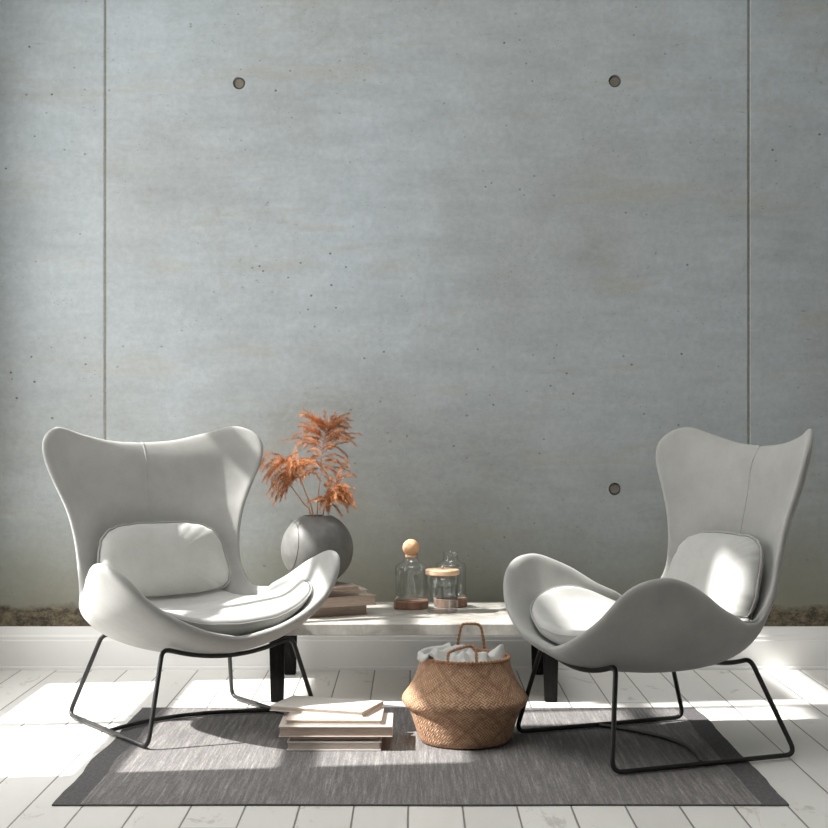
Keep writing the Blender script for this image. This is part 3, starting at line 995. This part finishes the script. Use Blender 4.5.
mesh_obj('lid_knob', V, F, M['steel'], jar)['label'] = 'tiny steel knob'

# ------------------------------------------------------------------ basket
BX, BY = .171, 5.179
bas = thing('basket', 'woven seagrass belly basket standing on the rug', 'basket', (BX, BY, RT))
ctrl = [(.148, .004), (.157, .02), (.170, .06), (.183, .098), (.190, .112), (.205, .126), (.2115, .140), (.2105, .152), (.200, .168), (.182, .192), (.167, .222), (.156, .252), (.150, .276), (.148, .284)]
pro = [(v.x, v.y) for v in catmull([(a, b, 0) for a, b in ctrl], 5)]
seg = 128
V, F = [], []
for r, z_ in pro:
    V += [(r * math.cos(2 * PI * k / seg), r * math.sin(2 * PI * k / seg), z_) for k in range(seg)]
nr_ = len(pro)
for r, z_ in reversed(pro):
    V += [((r - .006) * math.cos(2 * PI * k / seg), (r - .006) * math.sin(2 * PI * k / seg), max(z_, .010)) for k in range(seg)]
tot = 2 * nr_
for i in range(tot - 1):
    for k in range(seg):
        F.append((i * seg + k, i * seg + (k + 1) % seg, (i + 1) * seg + (k + 1) % seg, (i + 1) * seg + k))
F.append(tuple(range(seg))[::-1]); F.append(tuple((tot - 1) * seg + k for k in range(seg)))
body = mesh_obj('woven_body', V, F, M['basket'], bas)
me = body.data; uvl = me.uv_layers.new(name='UVMap')
arc = [0]
for a, b in zip(pro[:-1], pro[1:]): arc.append(arc[-1] + math.hypot(b[0] - a[0], b[1] - a[1]))
arc_all = arc + arc[::-1]
for p in me.polygons:
    ks = [me.loops[li].vertex_index for li in p.loop_indices]
    cs = [k % seg for k in ks]
    wrap = max(cs) - min(cs) > seg / 2
    for li, k in zip(p.loop_indices, ks):
        c = k % seg
        if wrap and c < seg / 2: c += seg
        uvl.data[li].uv = (c / seg * 96, arc_all[k // seg] / .0108)
# twisted rim
path, path2 = [], []
for k in range(240):
    a = 2 * PI * k / 240; tw = a * 34
    path.append(((.147 + .0033 * math.cos(tw)) * math.cos(a), (.147 + .0033 * math.cos(tw)) * math.sin(a), .283 + .0033 * math.sin(tw)))
    path2.append(((.147 - .0033 * math.cos(tw)) * math.cos(a), (.147 - .0033 * math.cos(tw)) * math.sin(a), .283 - .0033 * math.sin(tw)))
V, F = tube(path, .0038, 7, True); V2, F2 = tube(path2, .0038, 7, True)
b = len(V); mesh_obj('rim', V + V2, F + [tuple(i + b for i in f) for f in F2], M['rope'], bas)
def handle(ctrl_):
    P = resample(catmull([Vector(c) - Vector((BX, BY, RT)) for c in ctrl_], 10), 120)
    V, F = [], []
    for ph in (0, PI):
        q = []
        for i, p in enumerate(P):
            d = (P[min(i + 1, 119)] - P[max(i - 1, 0)]).normalized(); n1 = d.orthogonal().normalized()
            n1 = (Vector((0, 1, 0)) - d * d.y).normalized(); n2 = d.cross(n1)
            a = i * .55 + ph
            q.append(p + (n1 * math.cos(a) + n2 * math.sin(a)) * .0026)
        v, f = tube(q, .0030, 6); b_ = len(V); V += v; F += [tuple(i + b_ for i in x) for x in f]
    mesh_obj('handle', V, F, M['rope'], bas)
handle([(.149, 5.325, .262), (.152, 5.325, .31), (.161, 5.322, .362), (.170, 5.32, .377), (.195, 5.318, .379), (.220, 5.32, .377), (.232, 5.322, .362), (.242, 5.323, .31), (.2435, 5.323, .262)])
handle([(.110, 5.048, .262), (.111, 5.048, .29), (.113, 5.056, .315), (.122, 5.063, .322), (.155, 5.068, .333), (.187, 5.07, .340), (.202, 5.064, .330), (.205, 5.05, .30), (.205, 5.044, .268)])

# linen cloth bundled in the basket
V, F = [], []
nr2, na2 = 26, 120
peaks = [(-.02, -.05, .028, .035), (.02, -.02, .034, .03), (.062, -.05, .036, .026), (.108, .0, .052, .030), (.085, .05, .02, .035), (-.10, .05, .036, .028), (-.12, 0, .03, .02), (-.05, .1, .034, .04), (0, .11, .03, .03)]
for lay in (0, 1):
    for i in range(nr2 + 1):
        r = i / nr2
        for k in range(na2):
            a = 2 * PI * k / na2
            x, y = .1335 * r * math.cos(a), .1335 * r * math.sin(a)
            zz = .262
            for px_, py_, h_, w_ in peaks:
                zz += h_ * math.exp(-((x - px_) ** 2 + (y - py_) ** 2) / (w_ * w_))
            q = Vector((x * 22, y * 22, 0))
            zz += .010 * (1 - abs(noise.noise(q)) * 2.6) * (1 - r ** 6) + .008 * noise.noise(q * 2.4)
            lean = .42 * max(0, zz - .285) if x > .06 else 0
            zt_ = zz if r < .97 else zz - .01
            V.append((x + lean, y, (zt_ if lay == 0 else .20 + .02 * r * r)))
nn = (nr2 + 1) * na2
for lay in (0, 1):
    for i in range(1, nr2):
        for k in range(na2):
            b_ = (k + 1) % na2
            F.append((lay * nn + i * na2 + k, lay * nn + i * na2 + b_, lay * nn + (i + 1) * na2 + b_, lay * nn + (i + 1) * na2 + k))
    F.append(tuple(lay * nn + na2 + k for k in range(na2)))
for k in range(na2):
    b_ = (k + 1) % na2
    F.append((nr2 * na2 + k, nr2 * na2 + b_, nn + nr2 * na2 + b_, nn + nr2 * na2 + k))
used = sorted({i for f in F for i in f}); mp = {k: i for i, k in enumerate(used)}
cl = mesh_obj('linen_throw', [V[k] for k in used], [tuple(mp[i] for i in f) for f in F], M['linen'])
cl.location = (BX, BY, RT)
pr_in = [(.131, .250), (.1345, .280), (.138, .2935), (.1465, .2985), (.1560, .2925), (.1575, .276)]
V, F = [], []
na3 = 60
for k in range(na3 + 1):
    a = math.radians(107 + 112 * k / na3)
    e = sm(k / 8) * sm((na3 - k) / 8)
    for lay in (0, 1):
        for q, (r, z_) in enumerate(pr_in):
            n1 = noise.noise(Vector((a * 5, q * .5, 2)))
            rr_ = r + lay * (.003 if q > 2 else -.003 if q < 2 else 0) + .002 * n1
            zz_ = z_ + lay * (.003 if 1 < q < 5 else 0) + (.004 * n1 if q in (0, 5) else 0)
            if q > 3: zz_ += (1 - e) * .014
            V.append((rr_ * math.cos(a), rr_ * math.sin(a), zz_))
w6 = len(pr_in) * 2; h6 = len(pr_in)
lp = list(range(h6)) + list(range(w6 - 1, h6 - 1, -1))
for k in range(na3):
    for q in range(w6):
        a_, b_ = lp[q], lp[(q + 1) % w6]
        F.append((k * w6 + a_, k * w6 + b_, (k + 1) * w6 + b_, (k + 1) * w6 + a_))
F.append(tuple(lp)); F.append(tuple(na3 * w6 + i for i in reversed(lp)))
mesh_obj('folded_edge', V, F, M['linen'], cl)
tag(cl, 'crumpled pale grey cloth bundled inside the woven basket', 'cloth')

# ------------------------------------------------------------------ light
sun = bpy.data.lights.new('sun', 'SUN'); sun.energy = 11.5; sun.angle = math.radians(1.0); sun.color = (1, .975, .935)
so = link(bpy.data.objects.new('sun', sun))
dv = Vector((SUN_S, SUN_S * SUN_SLOPE, -1)).normalized()
so.rotation_euler = dv.to_track_quat('-Z', 'Y').to_euler(); so.location = (-5, 4, 6)

w = bpy.data.worlds.new('sky'); sc.world = w; w.use_nodes = True
bg = w.node_tree.nodes['Background']; bg.inputs[0].default_value = (1, .99, .975, 1); bg.inputs[1].default_value = 5.0

def portal(name, loc, rot, sx, sy):
    l = bpy.data.lights.new(name, 'AREA'); l.shape = 'RECTANGLE'; l.size = sx; l.size_y = sy
    l.cycles.is_portal = True
    o = link(bpy.data.objects.new(name, l)); o.location = loc; o.rotation_euler = rot
portal('window_portal', (XL - .06, (cA[0] + cB[1]) / 2, (zb + zt) / 2), (0, -PI / 2, 0), zt - zb, cB[1] - cA[0])
portal('added_skylight_portal', ((SK[0] + SK[1]) / 2, (SK[2] + SK[3]) / 2, ZS), (0, 0, 0), SK[1] - SK[0], SK[3] - SK[2])  # portal at the mouth of the added skylight shaft

# ------------------------------------------------------------------ camera
cam = bpy.data.cameras.new('camera'); cam.sensor_width = 36; cam.lens = 1540 / 828 * 36
cam.shift_y = 1 / 828; cam.clip_start = .05
co = link(bpy.data.objects.new('camera', cam)); co.location = (0, 0, 1.1); co.rotation_euler = (PI / 2, 0, 0)
sc.camera = co
sc.view_settings.view_transform = 'Standard'; sc.view_settings.look = 'None'
sc.view_settings.gamma = 1; sc.view_settings.use_curve_mapping = False
sc.view_settings.exposure = -0.07
